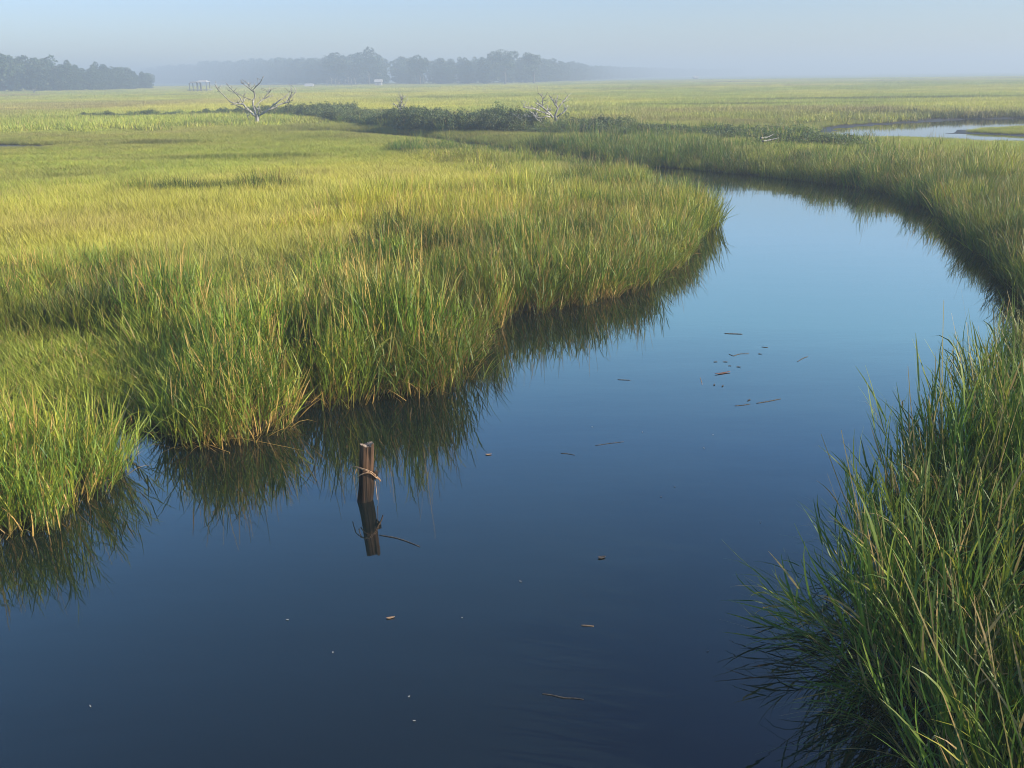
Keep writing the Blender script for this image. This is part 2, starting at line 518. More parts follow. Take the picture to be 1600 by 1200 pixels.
def eulers(spin, phi, tilt):
    """Rz(phi) Ry(tilt) Rz(spin - phi) -> xyz euler"""
    s1 = spin - phi
    c1, s1_ = np.cos(s1), np.sin(s1)
    ct, st_ = np.cos(tilt), np.sin(tilt)
    cp, sp_ = np.cos(phi), np.sin(phi)
    # M = Rz(phi) * Ry(tilt) * Rz(s1)
    m00 = cp * ct * c1 - sp_ * s1_
    m10 = sp_ * ct * c1 + cp * s1_
    m20 = -st_ * c1
    m21 = st_ * s1_
    m22 = ct
    return np.stack([np.arctan2(m21, m22), np.arcsin(np.clip(-m20, -1, 1)), np.arctan2(m10, m00)], 1)


def polar_points(r0, r1, spacing, half=37.0, cart=True):
    x0, x1 = -r1, r1
    xs = np.arange(-r1 * math.sin(R(half)) - 2, r1 * math.sin(R(half)) + 2, spacing)
    ys = np.arange(0.5, r1, spacing)
    X, Y = np.meshgrid(xs, ys)
    X = X.ravel() + rng.uniform(-0.5, 0.5, X.size) * spacing
    Y = Y.ravel() + rng.uniform(-0.5, 0.5, Y.size) * spacing
    r = np.hypot(X, Y)
    th = np.degrees(np.abs(np.arctan2(X, Y)))
    k = (r > r0) & (r < r1) & ((th < half) | ((r < 12) & (X > 0)))
    return X[k], Y[k]


LOWP = np.array([P(a, b, 0.1)[:2] for a, b in [(-300, 535), (120, 535), (215, 552), (292, 600), (285, 692), (150, 712), (-300, 718)]])


def grass_height(x, y, d):
    r = np.hypot(x, y)
    n = vnoise(x, y, 2.2, 21, 3)
    nb = vnoise(x, y, 11, 33, 3)
    tall = 1.02 - 0.22 * sstep(10, 22, r)
    inl = np.exp(-np.maximum(d - 2.2, 0) / 2.2)
    right = sstep(0.5, 2.0, x) * (r < 14)
    tall = tall + 0.26 * right
    H = 0.50 + (tall - 0.50) * inl
    prom = np.exp(-(((x - P(820, 360)[0]) / 5.5) ** 2 + ((y - P(820, 360)[1]) / 6.0) ** 2))
    H = np.maximum(H, 0.78 * np.minimum(1, prom * 1.6))
    H = H * (0.72 + 0.56 * n) * (0.86 + 0.28 * nb)
    low = sstep(0.35, -0.35, sdf(LOWP, x, y) + (vnoise(x, y, 0.8, 44, 2) - 0.5) * 0.6)
    H = H * (1 - 0.72 * low)
    for (a_, b_, rx_, ry_, k_) in ((612, 470, .8, .9, .6), (700, 545, .45, .5, .6), (130, 512, 2.0, .45, .6), (420, 505, .7, .5, .5), (850, 440, .6, .8, .5), (470, 600, .25, .5, .6), (340, 470, .8, .5, .5)):
        q2 = P(a_, b_, 0.1)
        H = H * (1 - k_ * np.exp(-(((x - q2[0]) / rx_) ** 2 + ((y - q2[1]) / ry_) ** 2) ** 2))
    for (a_, b_, rx_, ry_) in STREAKS:
        q2 = P(a_, b_, 0.4)
        H = H + 0.30 * np.exp(-(((x - q2[0]) / rx_) ** 2 + ((y - q2[1]) / ry_) ** 2) ** 2)
    H = H * (1 - 0.42 * sstep(30, 40, r) * (x < 9)) * (1 - 0.25 * sstep(26, 36, r))
    H = H * (1 - 0.45 * sstep(9, 2, sdf(pond, x, y)))
    return H


def grad_phi(x, y):
    e = 0.15
    d0 = sdf(poly, x, y)
    gx_ = sdf(poly, x + e, y) - d0; gy_ = sdf(poly, x, y + e) - d0
    return np.arctan2(-gy_, -gx_)          # towards the water


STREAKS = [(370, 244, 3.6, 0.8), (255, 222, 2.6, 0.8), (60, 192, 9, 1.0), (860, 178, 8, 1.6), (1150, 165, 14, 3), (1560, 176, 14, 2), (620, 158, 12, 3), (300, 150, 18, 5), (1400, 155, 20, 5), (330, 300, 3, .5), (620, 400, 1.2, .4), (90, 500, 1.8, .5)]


def tints(x, y):
    r = np.hypot(x, y)
    a = vnoise(x, y, 26, 41, 4); b = vnoise(x, y, 1.4, 55, 2); c_ = vnoise(x, y, 60, 71, 4)
    ty = sstep(0.42, 0.62, a) * 0.75 + (b - 0.5) * 0.5 + 0.12
    ty = ty * sstep(8, 24, r)
    td = sstep(0.55, 0.72, c_) * sstep(45, 90, r) + 0.25 * (vnoise(x, y, 3.0, 91, 2) > 0.62)
    q1 = P(180, 350, 0.5)
    ty = ty + 0.5 * np.exp(-(((x - q1[0]) / 5) ** 2 + ((y - q1[1]) / 3.0) ** 2))
    td = td + 0.6 * np.exp(-(((x - q1[0] + 1) / 4) ** 2 + ((y - q1[1] + 0.5) / 2.0) ** 2))
    tb = (vnoise(x, y, 5, 13, 3) - 0.5) * 0.5
    for (a_, b_, rx_, ry_) in ((960, 350, 2.5, 4.0), (620, 275, 6, 2.5), (560, 480, 1.5, 1.5), (1500, 260, 6, 4)):
        q3 = P(a_, b_, 0.5)
        td = td + 0.8 * np.exp(-(((x - q3[0]) / rx_) ** 2 + ((y - q3[1]) / ry_) ** 2)) * (vnoise(x, y, 1.1, 32, 2) > 0.48)
    de = sdf(poly, x, y)
    ty = ty * (0.35 + 0.65 * sstep(1.0, 6.0, de)) - 0.1 * np.exp(-np.maximum(de, 0) / 3)
    tb = tb - 0.22 * np.exp(-np.maximum(de, 0) / 3)
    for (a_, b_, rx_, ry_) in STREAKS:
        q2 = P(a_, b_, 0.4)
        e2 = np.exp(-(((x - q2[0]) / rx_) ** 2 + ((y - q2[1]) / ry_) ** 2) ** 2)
        tb = tb - 0.45 * e2; ty = ty * (1 - e2)  # shade of the taller grass streaks, put into the tint as darker colour
    return np.stack([np.clip(ty, 0, 1), np.clip(td, 0, 1), tb], 1)


print('variants')
near_c = variants('cordgrass_tuft', [culm_tuft(nc=12, H=1.0, wleaf=0.013, spread=0.11) for _ in range(10)], M_GRASS)
edge_c = variants('dark_cordgrass_tuft', [culm_tuft(nc=12, H=1.0, wleaf=0.013, seed_frac=0.0, dead_frac=0.03, spread=0.13) for _ in range(10)], M_GRASS_R)
mid_c = variants('meadow_tuft', [blade_patch(70, 0.36, 1.0, 0.020, 3, 0.22, 0.10) for _ in range(8)], M_GRASS)
mead_c = variants('short_tuft', [blade_patch(110, 0.36, 1.0, 0.017, 3, 0.35, 0.08) for _ in range(8)], M_FAR)
far_c = variants('far_meadow_tuft', [blade_patch(260, 1.25, 1.0, 0.055, 2, 0.4, 0.06, (0.5, 1.0)) for _ in range(8)], M_FAR)

SHR = []   # shrub band centre line px (z=0.2 plane)


def clumps(x, y, c, seed):
    i = np.floor(x / c); j = np.floor(y / c)
    best = np.full(x.shape, 9e9); bx_ = np.zeros(x.shape); by_ = np.zeros(x.shape); br_ = np.zeros(x.shape)
    for a in (-1, 0, 1):
        for b in (-1, 0, 1):
            cx_ = (i + a + 0.15 + 0.7 * hsh(i + a, j + b, seed)) * c
            cy2 = (j + b + 0.15 + 0.7 * hsh(i + a, j + b, seed + 1)) * c
            dd_ = np.hypot(x - cx_, y - cy2) / c
            k = dd_ < best
            best = np.where(k, dd_, best); bx_ = np.where(k, cx_, bx_); by_ = np.where(k, cy2, by_)
            br_ = np.where(k, hsh(i + a, j + b, seed + 2), br_)
    return best, np.arctan2(y - by_, x - bx_), br_


def place(name, x, y, H, coll, nvar, label, cat_='grass', lean=True, sxy=None, tmul=None, zoff=0.0, flat=1.0, clump=0.0):
    n = len(x)
    z = np.maximum(ground_z(x, y), -0.12) + zoff
    phi = grad_phi(x, y) + rng.normal(0, 0.6, n)
    d = sdf(poly, x, y)
    if clump:
        cd, cphi, cr = clumps(x, y, clump, 501)
        H = H * (0.68 + 0.62 * cr) * (1.14 - 0.5 * cd)
        edge = np.exp(-np.maximum(d, 0) / 0.3)
        phi = np.where(edge > 0.5, phi, cphi + rng.normal(0, 0.5, n))
    tilt = np.abs(rng.normal(0, 0.07, n)) + (0.30 * cd * rng.uniform(0.3, 1.2, n) if clump else 0) + (np.where(x > 0.9, 0.36, 0.28) * np.exp(-np.maximum(d, 0) / 0.22) * rng.uniform(0.0, 1, n) ** 1.5 if lean else 0)
    rot = eulers(rng.uniform(0, 6.283, n), phi, tilt)
    sx = (0.75 + 0.25 * H) if sxy is None else sxy
    scl = np.stack([sx * np.ones(n), sx * np.ones(n), H], 1)
    t = tints(x, y)
    if clump: t[:, 2] += (cr - 0.5) * 0.4; t[:, 0] = np.clip(t[:, 0] + (hsh(np.floor(cr * 9999), np.zeros(n), 3) - 0.6) * 0.5, 0, 1)
    if tmul is not None: t = t * np.array(tmul)
    if name == 'saltbush_hedge': t[:, 2] += rng.uniform(-0.3, 0.6, n)
    return scatter_obj(name, x, y, z, scl, rot, rng.integers(0, nvar, n), t, coll, label, cat_)


# ---- near culms
x, y = polar_points(2.0, 26, 0.185)
d, dp = water_d(x, y)
r = np.hypot(x, y)
H = grass_height(x, y, d)
gap = vnoise(x, y, 0.55, 77, 2)
cdn, _, crn = clumps(x, y, 0.85, 501)
keep = (d > np.where(x > 0.9, -0.10, -0.04)) & (gap > 0.25) & ((cdn < 0.47 + 0.12 * crn) | (d < 0.25)) & (crn > 0.07) & (rng.random(len(x)) > sstep(17, 26, r))
tallm = (H > 0.55) | (d < 3)
keepT = keep & tallm
rs = (x > 0.9) & (r < 14.5)
NL = P(85, 800)
tus = (np.hypot(x - NL[0], y - NL[1] - 0.5) < 1.4) & (y < P(100, 722)[1]) & (x < P(215, 740)[0])
kk = keepT & ~rs & ~tus
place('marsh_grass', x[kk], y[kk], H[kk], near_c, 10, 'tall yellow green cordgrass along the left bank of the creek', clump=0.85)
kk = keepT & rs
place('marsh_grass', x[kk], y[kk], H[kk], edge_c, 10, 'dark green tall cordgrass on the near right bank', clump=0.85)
x2, y2 = polar_points(13, 46, 0.30)
d2, dp2 = water_d(x2, y2); r2 = np.hypot(x2, y2)
c2 = vnoise(x2, y2, 1.6, 88, 2)
k2 = (d2 > -0.1) & (d2 < np.where(r2 > 27, 5.0, 1.3)) & (c2 > 0.40) & (rng.random(len(x2)) < sstep(13, 19, r2) * (0.9 - 0.35 * (d2 > 0.5)))
k2 &= ~((x2 < 8) & (y2 > 31) & (sdf(LOWP, x2, y2) > 0) & (np.degrees(np.arctan2(x2, y2)) < 5) & (r2 < 0))
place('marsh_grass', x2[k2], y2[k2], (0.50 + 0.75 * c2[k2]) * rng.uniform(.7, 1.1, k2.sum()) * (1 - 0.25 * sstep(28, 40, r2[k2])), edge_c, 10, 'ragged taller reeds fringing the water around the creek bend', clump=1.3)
x3, y3 = polar_points(18, 50, 0.26)
d3, dp3 = water_d(x3, y3); r3 = np.hypot(x3, y3)
c3 = vnoise(x3, y3, 1.3, 188, 2)
fb = (sdf(np.vstack([[P(a, b)[:2] for a, b in [(640, 213), (800, 232), (1030, 262), (1200, 277), (1300, 287), (1430, 314), (1530, 366), (1610, 476)]], [P(1800, 470)[:2], P(1800, 255)[:2], P(1300, 236)[:2], P(900, 219)[:2]]]), x3, y3) < 0.4)
k3 = fb & (d3 > -0.12) & (d3 < 5.5) & (rng.random(len(x3)) < (0.75 - 0.09 * np.maximum(d3, 0)) * sstep(0.25, 0.45, c3))
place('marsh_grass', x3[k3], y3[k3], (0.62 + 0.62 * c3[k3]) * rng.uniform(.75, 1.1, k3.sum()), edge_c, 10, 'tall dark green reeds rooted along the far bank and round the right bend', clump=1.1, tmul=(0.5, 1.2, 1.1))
print('near', keepT.sum())
# the near-left stand, its own clump across the small gully
kk = keep & tus


def merged_tufts(pxs, gen_list, name, mat, label, cat_, loc):
    parts = []
    for (bx, by, bz, s_xy, h_, phi_, tilt_) in pxs:
        v, f, a = gen_list[rng.integers(0, len(gen_list))]
        v = v * np.array([s_xy, s_xy, h_])
        sp_ = rng.uniform(0, 6.28)
        c1, s1 = math.cos(sp_), math.sin(sp_)
        v = v @ np.array([[c1, -s1, 0], [s1, c1, 0], [0, 0, 1]]).T
        M_ = np.array(Matrix.Rotation(phi_, 3, 'Z') @ Matrix.Rotation(tilt_, 3, 'Y') @ Matrix.Rotation(-phi_, 3, 'Z'))
        v = v @ M_.T + np.array([bx, by, bz])
        parts.append((v, f, a))
    V, Fq, A_ = cat(parts)
    o = link_mesh(name, V, Fq, mat, attrs=A_, loc=loc)
    tag(o, label, cat_)
    return o


gl = [culm_tuft(nc=11, H=1.0, seed_frac=0.08) for _ in range(8)]
xx, yy, HH = x[kk], y[kk], H[kk]
zz = ground_z(xx, yy)
ph = grad_phi(xx, yy) + rng.normal(0, 0.5, len(xx)); dd = sdf(poly, xx, yy)
ti = np.abs(rng.normal(0, 0.08, len(xx))) + 0.55 * np.exp(-np.maximum(dd, 0) / 0.25) * rng.uniform(0, 1, len(xx)) ** 1.3
merged_tufts([(xx[i], yy[i], max(zz[i], -0.05), 0.95, min(HH[i], 1.1) * 0.86, ph[i], ti[i]) for i in range(len(xx))] +
             [(*P(a_, b_, 0.05)[:2], 0.0, 0.95, h_, 0.3, rng.uniform(.05, .35)) for a_, b_, h_ in ((150, 748, .75), (132, 738, .8), (165, 752, .65), (115, 755, .8), (172, 738, .6), (145, 765, .7), (160, 735, .7), (100, 745, .85), (128, 770, .7))], gl, 'grass_clump', M_GRASS,
             'bright green grass clump at the left edge, standing in front of the small gully', 'grass clump', (NL[0], NL[1], 0))

# ---- mid
x, y = polar_points(16, 80, 0.30, 34)
d, dp = water_d(x, y)
r = np.hypot(x, y)
H = grass_height(x, y, d)
inpan = sdf(pan1, x, y) < 0.3
mudm = vnoise(x, y, 9, 63, 3)
band = (d > 0.02) & (dp > 1.2) & ~inpan
keep = band & (rng.random(len(x)) < sstep(16, 24, r) * (1 - sstep(66, 80, r)))
tal = (H > 0.62)
far_side = (y > P(1000, 262)[1] - 2)
# far bank tufts
kk = keep & tal
place('marsh_grass', x[kk], y[kk], H[kk], mid_c, 8, 'green and straw coloured grass across the creek bend and the promontory', clump=1.3)
kk = keep & ~tal
place('meadow_grass', x[kk], y[kk], H[kk], mead_c, 8, 'smooth yellow green meadow grass of the middle marsh', lean=False)
# short meadow near (inland)
x, y = polar_points(8, 26, 0.26)
d, dp = water_d(x, y); r = np.hypot(x, y); H = grass_height(x, y, d)
kk = (d > 0.1) & ~((H > 0.55) | (d < 3)) & (rng.random(len(x)) > sstep(17, 26, r))
low = sstep(0.35, -0.35, sdf(LOWP, x, y))
kk |= (d > 0.15) & (low > 0.3)
place('meadow_grass', x[kk], y[kk], np.maximum(H[kk], 0.3), mead_c, 8, 'short grass patch and low meadow behind the left bank', lean=False)

# ---- far
x, y = polar_points(68, 520, 1.15, 31)
r = np.hypot(x, y)
k = rng.random(len(x)) < np.where(r < 200, 1.0, 0.45)
x, y, r = x[k], y[k], r[k]
d, dp = water_d(x, y)
kk = (dp > 1.5) & (d > 1) & (rng.random(len(x)) < sstep(68, 84, r))
x, y, r = x[kk], y[kk], r[kk]
nb = vnoise(x, y * 1.0, 30, 101, 4)
H = 0.42 + 0.30 * nb + 0.45 * sstep(0.60, 0.68, vnoise(x, y, 38, 131, 4)) * (vnoise(x, y, 14, 19, 2))
place('meadow_grass', x, y, H, far_c, 8, 'flat yellow green marsh stretching to the foggy horizon', lean=False,
      sxy=np.where(r < 200, 1.0, 1.7))
print('far', len(x))

# ------------------------------------------------------------------ dark saltbush hedge on the far bank
bush_c = variants('saltbush', [leaf_blob(900, 0.6, 0.5, 0.45, 0.036, 1.0, 14) for _ in range(8)], M_BUSH)
line = [(-250, 200), (0, 198), (200, 194), (330, 190), (450, 190), (560, 203), (640, 211), (700, 215), (800, 217), (900, 220), (1000, 222), (1100, 230), (1200, 240), (1300, 247), (1350, 250)]
wid = [0.5, 0.6, 1.2, 2.0, 4, 5, 6, 5, 5, 4.5, 4.5, 4.5, 4, 2.2, 0.8]
hgt = [0.6, 0.7, 0.85, 1.0, 1.15, 1.3, 1.4, 1.35, 1.2, 1.2, 1.2, 1.15, 1.05, 0.75, 0.5]
bx = []; by = []; bh = []
for i in range(len(line) - 1):
    p0 = P(*line[i], 0.0); p1 = P(*line[i + 1], 0.0)
    L = np.linalg.norm(p1 - p0)
    n = int(L * (wid[i] + wid[i + 1]) / 2 * 4.2)
    t = rng.uniform(0, 1, n)
    w_ = wid[i] + (wid[i + 1] - wid[i]) * t
    o_ = rng.uniform(0, 1, n) * w_
    nrm = np.array([-(p1 - p0)[1], (p1 - p0)[0]]) / L
    if nrm[1] < 0: nrm = -nrm
    bx.append(p0[0] + (p1 - p0)[0] * t + nrm[0] * o_); by.append(p0[1] + (p1 - p0)[1] * t + nrm[1] * o_)
    bh.append((hgt[i] + (hgt[i + 1] - hgt[i]) * t) * rng.uniform(0.65, 1.1, n))
bx = np.concatenate(bx); by = np.concatenate(by); bh = np.concatenate(bh)
bh = bh * (0.55 + 0.85 * vnoise(bx, by, 3.5, 7, 2)) * (1 - 0.2 * sstep(2, 9, bx))
d, dp = water_d(bx, by)
Q2 = P(858, 212, 0.0)
k = (d > 0.7) & (vnoise(bx, by, 2.2, 14, 2) > 0.27) 
bx, by, bh = bx[k], by[k], bh[k]
bh = bh * (1 - 0.5 * np.exp(-((bx - Q2[0]) / 2.2) ** 4) * (by < Q2[1] + 0.5))
place('saltbush_hedge', bx, by, bh, bush_c, 8, 'dark blue green saltbush thicket in a long band behind the far bank', 'bushes', lean=False, sxy=rng.uniform(0.8, 1.3, len(bx)), tmul=(0.2, 0.3, 1))


gk = rng.random(len(bx)) < 0.45
gxx = bx[gk] + rng.uniform(-1, 1, gk.sum()); gyy = by[gk] + rng.uniform(-1.6, 1.2, gk.sum())
dg = sdf(poly, gxx, gyy)
gxx, gyy = gxx[dg > 0.3], gyy[dg > 0.3]
place('marsh_grass', gxx, gyy, rng.uniform(0.5, 1.15, len(gxx)), edge_c, 10, 'loose dark green grass mixed through the saltbush band', lean=False, sxy=rng.uniform(1.2, 1.8, len(gxx)), tmul=(0.6, 1, 1))


# ------------------------------------------------------------------ tubes
def tube(points, radii, seg=7, wob=0.0, cap=True):
    pts_ = [Vector(p) for p in points]
    V = []; Fq = []
    n = len(pts_)
    prev = None
    for i, p in enumerate(pts_):
        t = (pts_[min(i + 1, n - 1)] - pts_[max(i - 1, 0)]).normalized()
        if prev is None:
            a = t.cross(Vector((0, 0, 1)))
            if a.length < 0.1: a = t.cross(Vector((1, 0, 0)))
            a.normalize()
        else:
            a = (prev - t * prev.dot(t)).normalized()
        prev = a
        b = t.cross(a)
        for k in range(seg):
            an = 6.28318 * k / seg
            rr = radii[i] * (1 + wob * (random.random() - 0.5))
            V.append(p + (a * math.cos(an) + b * math.sin(an)) * rr)
    for i in range(n - 1):
        for k in range(seg):
            k2 = (k + 1) % seg
            Fq.append((i * seg + k, i * seg + k2, (i + 1) * seg + k2, (i + 1) * seg + k))
    if cap:
        Fq.append(tuple(range(seg))[::-1]); Fq.append(tuple((n - 1) * seg + k for k in range(seg)))
    return [tuple(v) for v in V], Fq


def catm(lst):
    V = []; Fq = []
    for v, f in lst:
        o = len(V); V += v; Fq += [tuple(i + o for i in q_) for q_ in f]
    return V, Fq


def smooth_path(pts_, sub=4):
    p = [np.array(q_, float) for q_ in pts_]
    p = [2 * p[0] - p[1]] + p + [2 * p[-1] - p[-2]]
    out_ = []
    for i in range(1, len(p) - 2):
        for k in range(sub):
            t = k / sub
            out_.append(0.5 * ((2 * p[i]) + (-p[i - 1] + p[i + 1]) * t + (2 * p[i - 1] - 5 * p[i] + 4 * p[i + 1] - p[i + 2]) * t * t + (-p[i - 1] + 3 * p[i] - 3 * p[i + 1] + p[i + 2]) * t ** 3))
    out_.append(p[-2])
    return out_


def snag(name, label, ox, oy, sc, Y, base, trunk_r, branches, part='branch', twigs=True, seed=1, zlow=0.0):
    """bare dead tree; branch outlines are (u, v) points with their own depth"""
    rs_ = random.Random(seed)
    w0 = PY(ox + base[0] / sc, oy + base[1] / sc, Y)
    root = empty(name, (w0[0], Y, 0.1))
    known = [(base[0], base[1], 0.0)]
    # trunk stump: from the ground to the fork
    tp = smooth_path([(w0[0] + 0.04, Y, -0.1), (w0[0], Y, 0.2), (w0[0] - 0.02, Y, w0[2] * 0.7), (w0[0], Y, w0[2] + 0.12)])
    v, f = tube(tp, [trunk_r * (1.25 - 0.35 * i / len(tp)) for i in range(len(tp))], 9, 0.15)
    link_mesh('trunk', v, f, M_SNAG, root, True, loc=tuple(root.location))
    for br in branches:
        pts2, r0, r1 = br
        u, v_ = pts2[0]
        k_ = min(known, key=lambda q_: (q_[0] - u) ** 2 + (q_[1] - v_) ** 2)
        dep0 = k_[2]
        slope = rs_.uniform(-1.0, 1.0)
        Lc = 0; ww = []
        for i, (a, b) in enumerate(pts2):
            if i: Lc += math.hypot(a - pts2[i - 1][0], b - pts2[i - 1][1]) / sc / F * Y
            dep = dep0 + slope * Lc * 0.7
            known.append((a, b, dep))
            ww.append(PY(ox + a / sc, oy + b / sc, Y + dep))
        sp = smooth_path(ww, 4)
        n_ = len(sp)
        for i in range(1, n_ - 1):
            sp[i] = sp[i] + np.array([rs_.gauss(0, 0.012), rs_.gauss(0, 0.02), rs_.gauss(0, 0.012)])
        r1 = max(r1 * 1.5, 0.028)
        rad = [r0 + (r1 - r0) * (i / (n_ - 1)) for i in range(n_)]
        lst = [tube(sp, rad, 7, 0.2)]
        if twigs:
            for q_ in range(rs_.randint(4, 7)):
                i = rs_.randint(n_ // 3, n_ - 1)
                st = sp[i]
                dr = np.array([rs_.gauss(0, 0.5), rs_.gauss(0, 0.6), rs_.uniform(0.2, 1.0)])
                dr = dr / np.linalg.norm(dr) * rs_.uniform(0.2, 0.6)
                lst.append(tube([st, st + dr * 0.5 + np.array([0.02, 0, 0]), st + dr], [rad[i] * 0.6, rad[i] * 0.5, 0.016], 5))
        v, f = catm(lst)
        link_mesh(part, v, f, M_SNAG, root, True, loc=tuple(root.location))
    tag(root, label, 'dead tree')
    return root


Y1 = P(400, 186, 0.75)[1]
b1 = [
    ([(830, 645), (900, 610), (960, 565), (1010, 520), (1060, 485), (1100, 450)], .075, .03),
    ([(960, 575), (1030, 545), (1090, 505), (1150, 492), (1195, 465), (1245, 405), (1295, 348), (1285, 300)], .06, .012),
    ([(1150, 492), (1210, 475), (1262, 450)], .035, .012),
    ([(1100, 450), (1160, 415), (1205, 370), (1242, 325)], .03, .01),
    ([(1195, 465), (1230, 400), (1250, 340), (1235, 310)], .025, .01),
    ([(795, 640), (790, 600), (778, 555), (765, 500), (768, 450), (785, 405), (775, 350), (725, 312), (655, 258), (612, 232)], .085, .012),
    ([(785, 400), (775, 330), (790, 290), (830, 258), (868, 205), (893, 152)], .04, .008),
    ([(785, 530), (835, 485), (895, 440), (955, 415), (1015, 392)], .035, .01),
    ([(895, 440), (940, 385), (985, 325)], .028, .01),
    ([(940, 385), (945, 350), (962, 325)], .018, .007),
    ([(790, 650), (735, 600), (680, 550), (640, 505), (590, 500), (530, 490), (465, 465)], .09, .03),
    ([(465, 465), (425, 420), (375, 370), (325, 315), (300, 268)], .03, .008),
    ([(640, 505), (615, 445), (575, 395), (520, 345), (465, 285), (430, 240)], .04, .01),
    ([(765, 455), (700, 435), (645, 405), (580, 380), (510, 350), (455, 330)], .03, .01),
    ([(690, 570), (640, 560), (590, 535), (520, 505), (480, 510)], .045, .015),
    ([(665, 560), (685, 620), (705, 690)], .035, .02),
    ([(650, 480), (640, 420), (660, 375)], .02, .008),
    ([(760, 330), (740, 290), (700, 255)], .015, .006),
    ([(820, 640), (835, 600), (845, 565)], .06, .03),
]
snag('dead_tree', 'wide spreading bleached dead tree, the largest of the bare trees, standing left of centre', 300, 100, 8, Y1, (815, 655), .13, b1, seed=3)
Y2 = P(868, 210, 0.0)[1]
b2 = [
    ([(1005, 640), (1010, 560), (1040, 450), (1000, 380), (950, 300), (890, 215)], .075, .012),
    ([(1040, 450), (1090, 390), (1160, 310), (1230, 230)], .045, .012),
    ([(1030, 600), (1110, 545), (1170, 500), (1200, 450)], .045, .015),
    ([(960, 610), (880, 520), (800, 450), (740, 400), (650, 350)], .07, .018),
    ([(780, 430), (772, 340), (780, 270), (740, 210), (695, 180)], .035, .01),
    ([(900, 560), (820, 530), (730, 500), (640, 460), (560, 450), (430, 430)], .05, .012),
    ([(900, 600), (830, 600), (760, 620), (660, 600), (600, 530), (560, 515)], .05, .012),
    ([(860, 730), (750, 690), (680, 650), (630, 590)], .045, .015),
    ([(660, 600), (570, 608), (500, 590)], .03, .01),
    ([(600, 640), (480, 690), (400, 650), (355, 625)], .03, .01),
    ([(820, 560), (860, 500), (930, 480)], .04, .02),
    ([(1000, 380), (1020, 340), (1010, 310)], .02, .008),
    ([(730, 500), (690, 470), (560, 430), (480, 400)], .02, .008),
]
snag('dead_tree', 'tangled grey dead tree with a split forked trunk and limbs fallen to its left', 780, 130, 11.43, Y2, (1010, 650), .12, b2, seed=5)
Y3 = P(627, 206, 0.0)[1]
b3 = [
    ([(765, 380), (758, 300), (762, 240), (770, 190), (776, 135)], .05, .02),
    ([(755, 370), (720, 320), (680, 285), (628, 250)], .03, .012),
    ([(775, 360), (800, 320), (806, 260)], .03, .012),
    ([(770, 200), (790, 170), (785, 145)], .02, .01),
    ([(740, 340), (745, 300), (735, 270)], .02, .01),
]
snag('dead_tree', 'small thin upright dead stem rising from the dark bushes, the smallest of the bare trees', 560, 140, 11.43, Y3, (765, 390), .06, b3, seed=8)
# driftwood on the far bank
Y4 = P(1202, 220, 0.9)[1]
ps = [[(470, 352), (530, 342), (585, 315)], [(485, 378), (550, 366), (625, 348)]]
rt4 = empty('driftwood', tuple(PY(1200, 220, Y4)))
for k_, pp in enumerate(ps):
    w_ = smooth_path([PY(1100 + a / 5.333, 150 + b / 5.333, Y4 + (0.0 if k_ else 0.12) + i * 0.1) for i, (a, b) in enumerate(pp)], 5)
    v, f = tube(w_, [0.036 - 0.0025 * i for i in range(len(w_))], 7, 0.2)
    link_mesh('limb', v, f, M_SNAG, rt4, True, loc=tuple(rt4.location))
tag(rt4, 'pale forked driftwood limb lying on the dark bushes of the far bank', 'driftwood')

# ------------------------------------------------------------------ the post in the creek
PB = P(570, 781)
Yp = PB[1]
proot = empty('wooden_post', (PB[0], PB[1], 0))
zt = PY(573, 694, Yp)[2]
topx = PY(573, 694, Yp)[0] - PB[0]
V = []; Fq = []
nseg = 96; nl = 34
for i in range(nl + 1):
    t = i / nl
    z = -0.35 + (zt + 0.35) * t
    f_ = max(0, z / zt)
    ccx = topx * f_ + 0.012 * math.sin(f_ * 5) * (1 - f_)
    for k in range(nseg):
        a = 6.28318 * k / nseg
        rr = 0.060 * (1 + 0.05 * math.sin(3 * a + 1 + t * 2) + 0.035 * math.sin(7 * a + t * 1.5) + 0.03 * math.sin(13 * a + t) + 0.025 * math.sin(19 * a + 2 * t) + 0.05 * math.sin(t * 9 + a))
        rr *= 1.10 - 0.16 * f_
        da = ((a - 5.35 + math.pi) % (2 * math.pi)) - math.pi     # split facing the camera's right
        rr *= 1 - 0.28 * math.exp(-(da / 0.16) ** 2) * (0.4 + 0.6 * f_)
        zz_ = z
        if i == nl:
            zz_ += 0.012 * math.sin(a * 2 + 0.5) + (0.02 if 5.6 < a < 6.1 else 0) + random.uniform(-.004, .004)
        V.append((PB[0] + ccx + rr * math.cos(a), Yp + rr * math.sin(a), zz_))
for i in range(nl):
    for k in range(nseg):
        k2 = (k + 1) % nseg
        Fq.append((i * nseg + k, i * nseg + k2, (i + 1) * nseg + k2, (i + 1) * nseg + k))
link_mesh('post_shaft', V, Fq, M_POST, proot, True, loc=tuple(proot.location))
# cut top
tv = V[-nseg:]
c0 = (PB[0] + topx, Yp, zt - 0.008)
tvv = [(a, b, c - 0.001) for a, b, c in tv] + [c0]
link_mesh('cut_top', tvv, [(k, (k + 1) % nseg, nseg) for k in range(nseg)], M_POSTEND, proot, loc=tuple(proot.location))
# knot on the right


def Z5(u, v_, dy=0.0):
    return PY(500 + u / 5.455, 660 + v_ / 5.455, Yp + dy)


